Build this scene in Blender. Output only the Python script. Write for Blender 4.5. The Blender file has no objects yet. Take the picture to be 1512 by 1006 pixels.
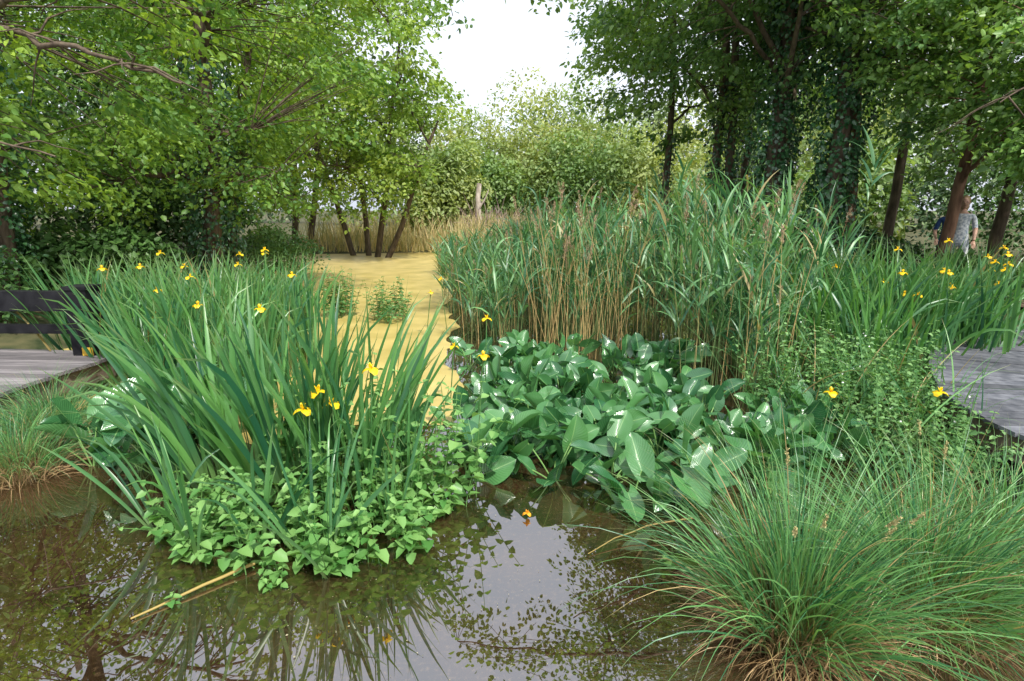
import bpy, math
import numpy as np
from mathutils import Vector, noise
R=np.random.default_rng(11)
U=lambda a,b,n=None: R.uniform(a,b,n)
def norm(a): return a/(np.linalg.norm(a,axis=-1,keepdims=True)+1e-9)
Z=np.array([0,0,1.0])
scene=bpy.context.scene
# ------------------------------------------------------------------ mesh accumulator
class MB:
    def __init__(s): s.V=[];s.F=[];s.v=[];s.s=[];s.t=[];s.mi=[];s.n=0
    def add(s,V,F,v,sv,mi=0,t=None):
        V=np.asarray(V,dtype=np.float32).reshape(-1,3);F=np.asarray(F,dtype=np.int32).reshape(-1,4)
        s.V.append(V);s.F.append(F+s.n);s.v.append(np.broadcast_to(v,(len(V),)).astype(np.float32))
        s.s.append(np.broadcast_to(sv,(len(V),)).astype(np.float32))
        s.t.append(np.zeros(len(V),np.float32) if t is None else np.asarray(t,dtype=np.float32).ravel())
        s.mi.append(np.full(len(F),mi,np.int32));s.n+=len(V)
    def build(s,name,mats,parent=None,smooth=True):
        V=np.concatenate(s.V);F=np.concatenate(s.F)
        me=bpy.data.meshes.new(name);me.vertices.add(len(V));me.vertices.foreach_set('co',V.ravel())
        me.loops.add(F.size);me.loops.foreach_set('vertex_index',F.ravel())
        me.polygons.add(len(F));me.polygons.foreach_set('loop_start',np.arange(0,F.size,4,dtype=np.int32))
        me.polygons.foreach_set('material_index',np.concatenate(s.mi))
        for k,a in (('v',s.v),('s',s.s),('t',s.t)):
            at=me.attributes.new(k,'FLOAT','POINT');at.data.foreach_set('value',np.concatenate(a))
        for m in mats: me.materials.append(m)
        me.update(calc_edges=True)
        if not smooth: me.shade_flat()
        ob=bpy.data.objects.new(name,me);scene.collection.objects.link(ob)
        if parent: ob.parent=parent
        return ob
def leaves(m,P,D,N,L,W,v,mi=0,fold=.12,droop=.12):
    n=len(P);D=norm(D);S=norm(np.cross(N,D));N=np.cross(D,S)
    L=np.broadcast_to(L,(n,))[:,None];W=np.broadcast_to(W,(n,))[:,None]
    b=P;tip=P+D*L-N*L*droop
    f=N*W*fold
    r1=P+D*L*.28+S*W*.46+f;r2=P+D*L*.68+S*W*.36+f*.6-N*L*droop*.4
    l1=P+D*L*.28-S*W*.46+f;l2=P+D*L*.68-S*W*.36+f*.6-N*L*droop*.4
    V=np.stack([b,r1,r2,tip,l2,l1],1)
    i=np.arange(n)[:,None]*6
    F=np.concatenate([i+np.array([0,1,2,3]),i+np.array([0,3,4,5])],0)
    m.add(V,F,np.repeat(v,6) if np.ndim(v) else v,np.tile([0,.3,.7,1,.7,.3],n),mi,np.tile([0,1,1,0,1,1],n))
def vtube(m,path,rad,sides=5,v=0.5,mi=0):
    path=np.asarray(path,float);n,K,_=path.shape
    rad=np.broadcast_to(rad,(n,K))
    t=norm(np.gradient(path,axis=1))
    md=norm(path[:,-1]-path[:,0])
    ref=np.where(np.abs(md[:,2:3])>.85,np.array([[1.,.2,0]]),np.array([[0,0,1.]]))[:,None,:]
    a=norm(np.cross(t,np.broadcast_to(ref,t.shape)));b=np.cross(t,a)
    an=np.arange(sides)*2*np.pi/sides
    V=path[:,:,None,:]+rad[:,:,None,None]*(a[:,:,None,:]*np.cos(an)[None,None,:,None]+b[:,:,None,:]*np.sin(an)[None,None,:,None])
    ii,k,j=np.meshgrid(np.arange(n),np.arange(K-1),np.arange(sides),indexing='ij')
    g=lambda k,j:(ii*K+k)*sides+(j%sides)
    F=np.stack([g(k,j),g(k,j+1),g(k+1,j+1),g(k+1,j)],-1).reshape(-1,4)
    vv=np.broadcast_to(np.reshape(v,(-1,1)) if np.ndim(v) else v,(n,K*sides)).ravel()
    sv=np.broadcast_to(np.linspace(0,1,K)[None,:,None],(n,K,sides)).ravel()
    m.add(V,F,vv,sv,mi)
def blades(m,base,az,lean,bend,length,width,twist,v,mi=0,nseg=7,power=1.6,prof='grass',fold=.12,z0=0.0):
    n=len(base);B=lambda x:np.broadcast_to(x,(n,))[:,None]
    s=np.linspace(0,1,nseg+1)[None,:]
    th=B(lean)+B(bend)*s**B(power);th=np.minimum(th,2.75)
    az=B(az);t=np.stack([np.sin(th)*np.cos(az),np.sin(th)*np.sin(az),np.cos(th)],-1)
    tm=(t[:,1:]+t[:,:-1])/2
    pos=np.concatenate([np.zeros((n,1,3)),np.cumsum(tm*(B(length)/nseg)[:,:,None],1)],1)+base[:,None,:]
    h=np.stack([-np.sin(az),np.cos(az),0*az],-1);h=np.broadcast_to(h,t.shape)
    nn=np.cross(t,h);tw=B(twist)[:,:,None]*(1+.5*s[:,:,None]);side=np.cos(tw)*h+np.sin(tw)*nn;fn=np.cross(t,side)
    if prof=='iris': w=np.where(s<.55,.75+.45*s,1.0*(1-((s-.55)/.45)**1.7)+.02)
    elif prof=='petal': w=.35+np.sin(np.pi*np.clip(s*1.0,0,.93))*.9
    elif prof=='reed': w=np.sin(np.pi*(s**.6)*.98+.04)+.02
    else: w=(1-s**1.6)*.95+.05
    w=B(width)*w*.5
    V=np.stack([pos-side*w[...,None],pos+fn*(w*fold*2)[...,None],pos+side*w[...,None]],2)
    K=nseg+1
    ii,k,c=np.meshgrid(np.arange(n),np.arange(nseg),np.arange(2),indexing='ij')
    g=lambda k,c:(ii*K+k)*3+c
    F=np.stack([g(k,c),g(k,c+1),g(k+1,c+1),g(k+1,c)],-1).reshape(-1,4)
    sv=np.broadcast_to(s[:,:,None],(n,K,3)).ravel()
    m.add(V,F,np.repeat(np.broadcast_to(v,(n,)),K*3),sv,mi,np.tile([0,1,0],n*K))
    return pos
def box(m,c,sz,rz=0,v=.5,mi=0,rx=0):
    x,y,z=[q/2 for q in sz]
    P=np.array([[-x,-y,-z],[x,-y,-z],[x,y,-z],[-x,y,-z],[-x,-y,z],[x,-y,z],[x,y,z],[-x,y,z]])
    if rx: cx,sx=math.cos(rx),math.sin(rx);P=P@np.array([[1,0,0],[0,cx,-sx],[0,sx,cx]]).T
    cz,szn=math.cos(rz),math.sin(rz);P=P@np.array([[cz,-szn,0],[szn,cz,0],[0,0,1]]).T+np.array(c)
    F=[[0,3,2,1],[4,5,6,7],[0,1,5,4],[1,2,6,5],[2,3,7,6],[3,0,4,7]]
    VV=np.concatenate([P[f] for f in F]);m.add(VV,np.arange(24).reshape(6,4),v,0,mi)
# ------------------------------------------------------------------ materials
def newmat(name):
    mt=bpy.data.materials.new(name);mt.use_nodes=True;nt=mt.node_tree;nt.nodes.clear()
    out=nt.nodes.new('ShaderNodeOutputMaterial');return mt,nt,out
def N_(nt,t,**k):
    n=nt.nodes.new(t)
    for a,b in k.items(): setattr(n,a,b)
    return n
def mix(nt,fac,a,b,blend='MIX'):
    n=N_(nt,'ShaderNodeMix',data_type='RGBA',blend_type=blend)
    for i,x in ((0,fac),(6,a),(7,b)):
        if hasattr(x,'is_linked') or hasattr(x,'links'): nt.links.new(x,n.inputs[i])
        else: n.inputs[i].default_value=x if i==0 else (*x,1) if len(x)==3 else x
    return n.outputs[2]
def attr(nt,nm): return N_(nt,'ShaderNodeAttribute',attribute_name=nm).outputs['Fac']
def ramp(nt,fac,stops):
    n=N_(nt,'ShaderNodeValToRGB');nt.links.new(fac,n.inputs[0]);e=n.color_ramp.elements
    while len(e)<len(stops): e.new(.5)
    for el,(p,c) in zip(e,stops):
        el.position=p;el.color=(*c,1) if len(c)==3 else c
    return n.outputs[0]
def mat_leaf(name,c1,c2,dead=None,base=None,tip=None,trans=.35,rough=.45,spec=.4,deadp=.965,vein=False,big=None):
    mt,nt,out=newmat(name)
    st=[(0,c1),(.9 if dead else 1,c2)]
    if dead: st=[(0,c1),(deadp-.02,c2),(deadp,dead)]
    col=ramp(nt,attr(nt,'v'),st)
    if base: col=mix(nt,ramp(nt,attr(nt,'s'),[(0.02,(1,1,1)),(.35,(0,0,0))]),col,base)
    if tip: col=mix(nt,ramp(nt,attr(nt,'s'),[(.85,(0,0,0)),(1,(1,1,1))]),col,tip)
    if big:
        no=N_(nt,'ShaderNodeTexNoise');no.inputs['Scale'].default_value=big[0];no.inputs['Detail'].default_value=1
        ge=N_(nt,'ShaderNodeNewGeometry');nt.links.new(ge.outputs['Position'],no.inputs['Vector'])
        col=mix(nt,ramp(nt,no.outputs['Fac'],[(.38,(0,0,0)),(.62,(1,1,1))]),col,mix(nt,1.0,col,big[1],'MULTIPLY'))
    p=N_(nt,'ShaderNodeBsdfPrincipled');p.inputs['Roughness'].default_value=rough
    p.inputs['Specular IOR Level'].default_value=spec
    if vein:
        s=attr(nt,'s');t=attr(nt,'t');ab=N_(nt,'ShaderNodeMath',operation='ABSOLUTE');nt.links.new(t,ab.inputs[0])
        ma=N_(nt,'ShaderNodeMath',operation='MULTIPLY_ADD');nt.links.new(ab.outputs[0],ma.inputs[0]);ma.inputs[1].default_value=-.45;nt.links.new(s,ma.inputs[2])
        mu=N_(nt,'ShaderNodeMath',operation='MULTIPLY');nt.links.new(ma.outputs[0],mu.inputs[0]);mu.inputs[1].default_value=75
        si=N_(nt,'ShaderNodeMath',operation='SINE');nt.links.new(mu.outputs[0],si.inputs[0])
        col=mix(nt,ramp(nt,si.outputs[0],[(.4,(0,0,0)),(1,(.25,.25,.25))]),col,(.13,.3,.12))
        col=mix(nt,ramp(nt,ab.outputs[0],[(.02,(1,1,1)),(.06,(0,0,0))]),col,(.2,.38,.14))
        bp=N_(nt,'ShaderNodeBump');bp.inputs['Strength'].default_value=.25;bp.inputs['Distance'].default_value=.004
        nt.links.new(si.outputs[0],bp.inputs['Height']);nt.links.new(bp.outputs[0],p.inputs['Normal'])
    nt.links.new(col,p.inputs['Base Color'])
    if trans<=0: nt.links.new(p.outputs[0],out.inputs[0]);return mt
    tr=N_(nt,'ShaderNodeBsdfTranslucent');nt.links.new(mix(nt,1.0,col,(1.5,1.45,.6),'MULTIPLY'),tr.inputs[0])
    mx=N_(nt,'ShaderNodeMixShader');mx.inputs[0].default_value=trans
    nt.links.new(p.outputs[0],mx.inputs[1]);nt.links.new(tr.outputs[0],mx.inputs[2]);nt.links.new(mx.outputs[0],out.inputs[0])
    return mt
def mat_solid(name,c1,c2,scale=8,rough=.8,stretch=(1,1,1),bump=.3,spec=.3,detail=6,useattr=False,dist=.01):
    mt,nt,out=newmat(name)
    tc=N_(nt,'ShaderNodeTexCoord');mp=N_(nt,'ShaderNodeMapping');mp.inputs['Scale'].default_value=stretch
    nt.links.new(tc.outputs['Object'],mp.inputs[0])
    no=N_(nt,'ShaderNodeTexNoise');no.inputs['Scale'].default_value=scale;no.inputs['Detail'].default_value=detail
    nt.links.new(mp.outputs[0],no.inputs['Vector'])
    col=ramp(nt,no.outputs['Fac'],[(.3,c1),(.7,c2)])
    if useattr: col=mix(nt,1.0,col,ramp(nt,attr(nt,'v'),[(0,(.55,.55,.55)),(1,(1.25,1.25,1.25))]),'MULTIPLY')
    p=N_(nt,'ShaderNodeBsdfPrincipled');p.inputs['Roughness'].default_value=rough;p.inputs['Specular IOR Level'].default_value=spec
    nt.links.new(col,p.inputs['Base Color'])
    if bump:
        bp=N_(nt,'ShaderNodeBump');bp.inputs['Strength'].default_value=bump;bp.inputs['Distance'].default_value=dist
        nt.links.new(no.outputs['Fac'],bp.inputs['Height']);nt.links.new(bp.outputs[0],p.inputs['Normal'])
    nt.links.new(p.outputs[0],out.inputs[0]);return mt
bark=mat_solid('bark',(.05,.035,.025),(.17,.13,.09),12,.9,(1,1,.25),.8,dist=.03)
bark_red=mat_solid('bark_red',(.08,.04,.025),(.24,.14,.09),12,.9,(1,1,.25),.8,dist=.03)
bark_pale=mat_solid('bark_pale',(.3,.25,.2),(.6,.52,.45),9,.9,(1,1,.3),.5)
lf_left=mat_leaf('leaf_hazel',(.045,.14,.035),(.25,.42,.09),big=(.5,(1.5,1.25,.8)),trans=.36)
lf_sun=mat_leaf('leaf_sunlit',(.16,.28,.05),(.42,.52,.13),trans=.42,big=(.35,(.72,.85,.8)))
lf_right=mat_leaf('leaf_alder',(.04,.12,.04),(.2,.35,.11),rough=.33,spec=.6,big=(.5,(1.5,1.3,.9)))
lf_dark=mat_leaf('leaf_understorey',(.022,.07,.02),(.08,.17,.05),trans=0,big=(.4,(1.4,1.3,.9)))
lf_ivy=mat_leaf('leaf_ivy',(.015,.065,.025),(.065,.18,.06),trans=0,rough=.3,spec=.7)
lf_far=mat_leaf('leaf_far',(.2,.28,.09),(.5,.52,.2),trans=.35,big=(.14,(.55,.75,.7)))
iris_m=mat_leaf('iris_blade',(.018,.1,.05),(.14,.34,.085),dead=(.36,.28,.12),base=(.17,.24,.07),tip=(.18,.27,.09),trans=.28,rough=.34,spec=.65,deadp=.985)
reed_m=mat_leaf('reed_leaf',(.03,.13,.06),(.18,.37,.14),dead=(.42,.34,.16),trans=.3,rough=.38,deadp=.965,spec=.6)
reed_stem=mat_leaf('reed_stem',(.08,.18,.06),(.48,.33,.14),trans=0,rough=.5)
reed_far=mat_leaf('reed_dry',(.26,.27,.11),(.64,.5,.28),trans=.25)
sedge_m=mat_leaf('sedge_blade',(.02,.12,.05),(.18,.39,.12),dead=(.46,.34,.15),base=(.2,.19,.06),tip=(.3,.3,.12),trans=.22,rough=.34,spec=.6,deadp=.95)
straw_m=mat_leaf('straw',(.16,.095,.04),(.5,.34,.17),trans=0)
mint_m=mat_leaf('mint_leaf',(.08,.23,.055),(.27,.47,.15),trans=.28,rough=.4)
weed_m=mat_leaf('weed_leaf',(.055,.17,.05),(.24,.42,.15),trans=.28,rough=.42)
arum_m=mat_leaf('arum_leaf',(.025,.12,.045),(.1,.27,.085),trans=.22,rough=.2,spec=1.0,vein=True)
petal_m=mat_leaf('iris_petal',(.85,.55,.01),(.95,.68,.02),trans=.25)
white_m=mat_leaf('white_petal',(.7,.72,.65),(.8,.8,.75),trans=0)
seed_m=mat_leaf('sedge_seed',(.34,.3,.12),(.5,.43,.2),trans=0,rough=.8)
plume_m=mat_leaf('reed_plume',(.22,.14,.08),(.46,.34,.21),trans=0,rough=.9)
deck_m=mat_solid('weathered_planks',(.1,.095,.1),(.27,.245,.25),7,.8,(.35,7,7),.5,useattr=True)
deckR_m=mat_solid('weathered_planks_grey',(.07,.075,.09),(.17,.175,.195),9,.8,(1.2,1.2,1.2),.5,useattr=True)
beam_m=mat_solid('edge_beam',(.1,.075,.055),(.26,.2,.16),5,.85,(1,1,3),.5,useattr=True)
dark_m=mat_solid('stained_timber',(.005,.005,.007),(.017,.017,.02),8,.65,(1,1,1),.3,spec=.2,useattr=True)
yel_m=mat_solid('yellow_marker',(.5,.3,.03),(.65,.42,.05),20,.5)
# ------------------------------------------------------------------ ground + water
pond=np.array([(-9,-6),(9,-6),(7.5,3),(5.6,6),(4.6,9),(3.8,13),(2,19),(0,25),(-4,27),(-9.5,26),(-11,20),(-7.2,15),(-5.6,10.5),(-6.5,8),(-8.5,5)],float)
def sdist(x,y):
    d=np.full(x.shape,1e9);ins=np.zeros(x.shape,bool);n=len(pond)
    for i in range(n):
        a=pond[i];b=pond[(i+1)%n];e=b-a
        t=np.clip(((x-a[0])*e[0]+(y-a[1])*e[1])/(e@e),0,1)
        d=np.minimum(d,np.hypot(x-a[0]-t*e[0],y-a[1]-t*e[1]))
        c=((a[1]>y)!=(b[1]>y))&(x<(b[0]-a[0])*(y-a[1])/(b[1]-a[1]+1e-12)+a[0]);ins^=c
    return np.where(ins,-d,d)
def gz(x,y):
    d=sdist(x,y);return np.where(d<0,np.maximum(-.5,d*.5),.4*np.clip(d/2.2,0,1)**.7+.15*np.sin(x*.31)*np.sin(y*.27)*np.clip(d/4,0,1))
def gzp(x,y): return float(gz(np.array([x],float),np.array([y],float))[0])
def grid(m,xs,ys,zf,v=.5):
    X,Y=np.meshgrid(xs,ys,indexing='ij');V=np.stack([X,Y,zf(X,Y)],-1);a,b=X.shape
    i,j=np.meshgrid(np.arange(a-1),np.arange(b-1),indexing='ij')
    F=np.stack([i*b+j,(i+1)*b+j,(i+1)*b+j+1,i*b+j+1],-1).reshape(-1,4);m.add(V,F,v,0)
u=np.linspace(-1,1,260);g=np.sign(u)*np.abs(u)**2.6*600
m=MB();grid(m,g,g+10,gz)
ground_m=mat_solid('forest_floor',(.03,.045,.016),(.13,.115,.055),3,.95,bump=.6,dist=.05)
m.build('ground',[ground_m])
mt,nt,out=newmat('pond_water')
ge=N_(nt,'ShaderNodeNewGeometry')
n1=N_(nt,'ShaderNodeTexNoise');n1.inputs['Scale'].default_value=1.6;n1.inputs['Detail'].default_value=5
n2=N_(nt,'ShaderNodeTexNoise');n2.inputs['Scale'].default_value=38;n2.inputs['Detail'].default_value=5;n2.inputs['Roughness'].default_value=.7
n3=N_(nt,'ShaderNodeTexNoise');n3.inputs['Scale'].default_value=2.2;n3.inputs['Detail'].default_value=2
for q in (n1,n2,n3): nt.links.new(ge.outputs['Position'],q.inputs['Vector'])
c=ramp(nt,n1.outputs['Fac'],[(.35,(.014,.008,.004)),(.7,(.05,.027,.012))])
c=mix(nt,ramp(nt,n2.outputs['Fac'],[(.52,(0,0,0)),(.74,(1,1,1))]),c,(.11,.07,.034))
p=N_(nt,'ShaderNodeBsdfPrincipled');p.inputs['Roughness'].default_value=.008;p.inputs['IOR'].default_value=3.4
nt.links.new(c,p.inputs['Base Color'])
bp=N_(nt,'ShaderNodeBump');bp.inputs['Strength'].default_value=.03;bp.inputs['Distance'].default_value=.02
nt.links.new(n3.outputs['Fac'],bp.inputs['Height']);nt.links.new(bp.outputs[0],p.inputs['Normal'])
nt.links.new(p.outputs[0],out.inputs[0])
m=MB();grid(m,np.linspace(-13,10,24),np.linspace(-7,30,38),lambda x,y:0*x);m.build('pond_water',[mt])
# duckweed sheet
dk=mat_solid('duckweed',(.38,.3,.08),(.62,.48,.17),1.6,.4,bump=.2,detail=12,spec=.6)
def wob(x,k=1.0): return .35*np.sin(x*1.3+1)+.22*np.sin(x*3.1)+.12*np.sin(x*7.3+2)+.06*np.sin(x*17)
m=MB();ss=np.linspace(0,1,120);tt=np.linspace(0,1,140);S_,T_=np.meshgrid(ss,tt,indexing='ij')
Y=5.2+(28-5.2)*T_**1.5;xr=-.65-.11*(Y-6)+.25*wob(Y*1.3+2);X=-12+(xr+12)*S_;Y=Y+wob(X)*(1-T_)*.9
V=np.stack([X,Y,np.full_like(X,.004)],-1);i,j=np.meshgrid(np.arange(119),np.arange(139),indexing='ij')
F=np.stack([i*140+j,(i+1)*140+j,(i+1)*140+j+1,i*140+j+1],-1).reshape(-1,4);m.add(V,F,.5,0)
m.build('duckweed_mat',[dk])
m=MB();n=3600;P=np.stack([U(-4.5,3.5,n),U(1.5,6.2,n)**1,np.full(n,.006)],-1)
sel=np.array([noise.noise(Vector((a*1.1,b*1.1,3)))>-.12+R.uniform(-.3,.25) for a,b,_ in P]);P=P[sel];n=len(P)
a=U(0,6.28,n);sz=R.uniform(.003,.008,n)*np.where(U(0,1,n)>.97,2,1)
leaves(m,P,np.stack([np.cos(a),np.sin(a),0*a],-1),np.tile(Z,(n,1)),sz,sz*.9,U(0,1,n),0,0,0)
m.build('floating_debris',[mat_leaf('floating_bits',(.12,.12,.05),(.42,.37,.24),trans=.0)])
# ------------------------------------------------------------------ trees
def sprays(m,C,O,Rad,n,L,mi,flat=.14,droop=.45,up=.55,aspect=.6,vj=.5):
    k=len(C);O=norm(O*np.array([1,1,0.0]));S=np.cross(Z,O)
    nn=np.maximum(6,(n*R.uniform(.6,1.3,k)).astype(int));idx=np.repeat(np.arange(k),nn);N=len(idx)
    r=np.sqrt(U(0,1,N));ph=U(0,6.283,N);a=r*np.cos(ph);b=r*np.sin(ph)*aspect
    Rd=np.broadcast_to(Rad,(k,))[idx][:,None];o=O[idx];s=S[idx]
    tilt=R.normal(0,.25,k)[idx][:,None]
    P=C[idx]+o*a[:,None]*Rd+s*b[:,None]*Rd+Z*(-droop*Rd*((a[:,None]+1)/2)**2+R.normal(0,flat,N)[:,None]*Rd+tilt*b[:,None]*Rd)
    D=o*.6+s*b[:,None]*1.3+R.normal(0,.45,(N,3))-Z*.35
    Nn=norm(Z+R.normal(0,up,(N,3)))
    sv=U(0,1,k)[idx];v=np.clip(sv*(1-vj)+U(0,1,N)*vj,0,1)
    l=L*R.uniform(.6,1.25,N)
    leaves(m,P,D,Nn,l,l*R.uniform(.6,.8,N),v,mi)
def crown_pts(crowns,n,hole=.0,ns=.55):
    W=np.array([c[6] for c in crowns],float);W/=W.sum();pts=[]
    while len(pts)<n:
        c=crowns[R.choice(len(crowns),p=W)];d=norm(R.normal(0,1,3));r=U(.12,1)**(1/2.4)
        p=np.array(c[:3])+d*r*np.array(c[3:6])
        if p[2]<.7: continue
        if noise.noise(Vector(p*ns))<hole-.1+U(-.1,.1): continue
        pts.append(p)
    return np.array(pts)
def ivy(m,path,rad,n,L=.085,mi=2,z1=99):
    path=np.array(path,float);K=len(path);t=U(0,1,n)**1.25*(K-1.001);i=t.astype(int);f=(t-i)[:,None]
    c=path[i]*(1-f)+path[i+1]*f;ph=U(0,6.283,n)
    lump=1+.28*np.sin(c[:,2]*2.1+ph*2)+.2*np.sin(c[:,2]*5+ph*3+1)
    r=rad*lump*U(.8,1.15,n);o=np.stack([np.cos(ph),np.sin(ph),0*ph],-1)
    P=c+o*r[:,None];k=P[:,2]<z1;P=P[k];o=o[k];n=len(P)
    leaves(m,P,R.normal(0,.5,(n,3))-Z*.8+o*.3,norm(o+Z*.6+R.normal(0,.4,(n,3))),L*U(.6,1.2,n),L*.95*U(.6,1.1,n),U(0,1,n),mi)
def curve(pts,n=14,jit=.0):
    pts=np.array(pts,float);K=len(pts);t=np.linspace(0,K-1,n);out=[]
    for q in t:
        i=min(int(q),K-2);f=q-i;p0=pts[max(i-1,0)];p1=pts[i];p2=pts[i+1];p3=pts[min(i+2,K-1)]
        out.append(.5*((2*p1)+(-p0+p2)*f+(2*p0-5*p1+4*p2-p3)*f*f+(-p0+3*p1-3*p2+p3)*f**3))
    out=np.array(out);out[1:-1]+=R.normal(0,jit,(n-2,3)) if jit else 0
    return out
def tree(name,trunks,r0,crowns,nspray,leafn,L,SR,lm,bm=None,limbs=8,ivyr=None,ivyn=0,ivyz=9,extra=None,hole=0.0,droop=.45):
    m=MB();bm=bm or bark;tp=[]
    for tr in trunks:
        c=curve(tr,18,.015);K=len(c);vtube(m,[c],[r0*np.linspace(1.15,.35,K)],8,.5,0);tp.append(c)
        if ivyr: ivy(m,c,ivyr,ivyn,z1=ivyz)
    C=crown_pts(crowns,nspray,hole)
    allp=np.concatenate(tp);nodes=[];src=[]
    hz=allp[allp[:,2]>allp[:,2].max()*.25]
    A=C[R.choice(len(C),min(limbs,len(C)),replace=False)]
    for a in A:
        dd=np.linalg.norm(hz-(a-Z*np.linalg.norm(hz[:,:2]-a[:2],axis=1).min()*.6),axis=1);b=hz[dd.argmin()]
        mid=(a+b)/2+Z*.25*np.linalg.norm(a-b)*.5+R.normal(0,.15,3);c=curve([b,mid,a],9,.03)
        vtube(m,[c],[r0*np.linspace(.38,.06,9)],6,.5,0);nodes.append(c[2:])
    if extra:
        for e,re in extra:
            c=curve(e,16,.03);vtube(m,[c],[np.linspace(re,re*.25,16)],6,.5,0);nodes.append(c[4:])
            for q in range(7):
                i=R.integers(4,15);d=norm(R.normal(0,1,3)*np.array([1,1,.5]));cc=curve([c[i],c[i]+d*.35+Z*.05,c[i]+d*.8-Z*.08],6,.02)
                vtube(m,[cc],[np.linspace(re*.3,.004,6)],4,.5,0)
    nodes=np.concatenate(nodes);paths=[];O=[]
    for c in C:
        b=nodes[np.linalg.norm(nodes-c,axis=1).argmin()];O.append(c-b+R.normal(0,.25,3))
        mid=(b+c)/2+R.normal(0,.1,3)+Z*.1;q=np.linspace(0,1,5)[:,None];paths.append((1-q)**2*b+2*q*(1-q)*mid+q*q*(c+ (c-b)*.15))
    vtube(m,np.array(paths),np.linspace(.016,.004,5)[None],3,.5,0)
    sprays(m,C,np.array(O),SR*U(.6,1.3,len(C)),leafn,L,1,droop=droop)
    return m.build(name,[bm,lm,lf_ivy])
def T(x,y,h,lx=0,ly=0,z=None):
    z=gzp(x,y)-.1 if z is None else z
    return [(x,y,z),(x+lx*.35+.08,y+ly*.3,z+h*.35),(x+lx*.7-.05,y+ly*.7,z+h*.7),(x+lx,y+ly,z+h)]
tree('hazel_tree',[T(-8.6,9.6,8,1.0,-.6),T(-9.0,9.9,7,-1.5,.3)],.17,[(-7.4,8.6,5.2,3.9,2.6,3.2,1),(-9.2,8.2,3.2,2.4,1.8,1.9,.35)],270,80,.105,.62,lf_left,ivyr=.4,ivyn=3400,ivyz=4.2,
  extra=[([(-8.3,9.4,3.6),(-7.0,8.0,4.4),(-5.6,7.0,4.25),(-3.6,6.6,4.35)],.075),([(-6.9,7.9,4.35),(-5.6,7.0,3.95),(-4.5,6.7,3.6),(-3.5,6.5,3.3)],.05),([(-8.3,9.2,3.2),(-7.3,7.6,3.6),(-6.2,6.6,2.95),(-4.9,6.4,2.55)],.035)])
tree('hazel_tree',[T(-7.0,13.2,8,.8,-.3)],.2,[(-5.9,12.6,5.4,3.6,2.6,3.6,1),(-7.2,12,2.9,2.6,1.5,1.2,.25)],260,75,.115,.72,lf_left,ivyr=.55,ivyn=6000,ivyz=5)
tree('hazel_tree',[T(-11.5,12.5,9,.6,-.4),T(-12.2,13.4,9,-1,0)],.2,[(-11.5,12,5,4,3,4.2,1)],200,70,.13,.85,lf_left,ivyr=.4,ivyn=2500,ivyz=5)
tree('field_maple_tree',[T(-9.8,17.5,9,.8,-.4),T(-9.2,18.2,9,2,0)],.16,[(-8.6,17,5.8,3.6,3,4.2,1)],230,65,.15,.9,lf_left)
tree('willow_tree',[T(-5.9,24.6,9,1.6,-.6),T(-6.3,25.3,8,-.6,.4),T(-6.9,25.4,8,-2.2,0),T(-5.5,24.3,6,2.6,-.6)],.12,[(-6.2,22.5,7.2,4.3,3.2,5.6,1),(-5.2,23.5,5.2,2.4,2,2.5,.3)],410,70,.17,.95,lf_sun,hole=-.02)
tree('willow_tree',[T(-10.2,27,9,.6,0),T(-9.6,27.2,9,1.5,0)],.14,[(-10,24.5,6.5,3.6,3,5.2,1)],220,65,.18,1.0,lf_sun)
tree('ivy_clad_alder_tree',[T(5.2,12.0,12,.1,0)],.17,[(4.7,11.2,7.6,3.8,2.8,3.4,1)],270,80,.11,.65,lf_right,ivyr=.4,ivyn=12000,ivyz=12,
  extra=[([(5.1,11.9,4.6),(4.0,11.0,5.2),(2.6,10.2,5.6),(1.2,9.6,5.8)],.05)])
tree('ivy_clad_alder_tree',[T(5.95,11.0,11,.1,.1)],.16,[(6.8,10.2,6.4,3.2,2.4,2.6,1)],190,80,.11,.65,lf_right,ivyr=.4,ivyn=11000,ivyz=9)
tree('alder_tree',[T(4.75,14.2,11,.2,0),T(5.1,14.0,10,-.1,.1)],.11,[(4.6,14,7,3.2,2.4,3.4,1)],180,75,.13,.75,lf_right,ivyr=.2,ivyn=2600,ivyz=5)
tree('alder_tree',[T(4.15,16.2,11,.1,0)],.1,[(4.6,16.5,7.2,3.2,2.6,3.8,1)],160,75,.14,.8,lf_right,ivyr=.17,ivyn=1600,ivyz=4)
tree('alder_tree',[T(8.2,11.0,9,.25,-.2),T(7.2,12.4,7,-.3,0)],.1,[(8.6,9.8,5.1,2.8,2.0,2.4,1),(8.2,8.2,3.6,1.7,1.0,1.2,.55)],240,80,.11,.6,lf_right,bark_red)
tree('alder_tree',[T(11.0,13.2,10,.3,-.2),T(9.6,14.9,9,.2,0)],.12,[(10.6,12.6,5.9,3.6,2.6,3.6,1)],210,75,.13,.75,lf_right)
tree('alder_tree',[T(7.6,17.0,10,.3,-.2),T(6.9,18.0,10,.3,-.2)],.12,[(7.4,17,7.2,3.6,2.6,4.0,1)],170,70,.14,.85,lf_right,ivyr=.22,ivyn=1800,ivyz=5)
tree('hazel_tree',[T(10.4,8.9,5.5,-1.2,-.8)],.08,[(7.3,7.9,3.5,1.7,.8,1.0,1),(8.2,8.0,2.7,1.2,.6,.7,.6)],95,70,.11,.5,mat_leaf('leaf_bright_hazel',(.09,.23,.05),(.3,.48,.14),rough=.34,spec=.6),extra=[([(9.4,8.4,3.4),(8.3,8.1,3.75),(7.0,7.8,3.7),(6.1,7.6,3.3)],.03)],limbs=4)
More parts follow.
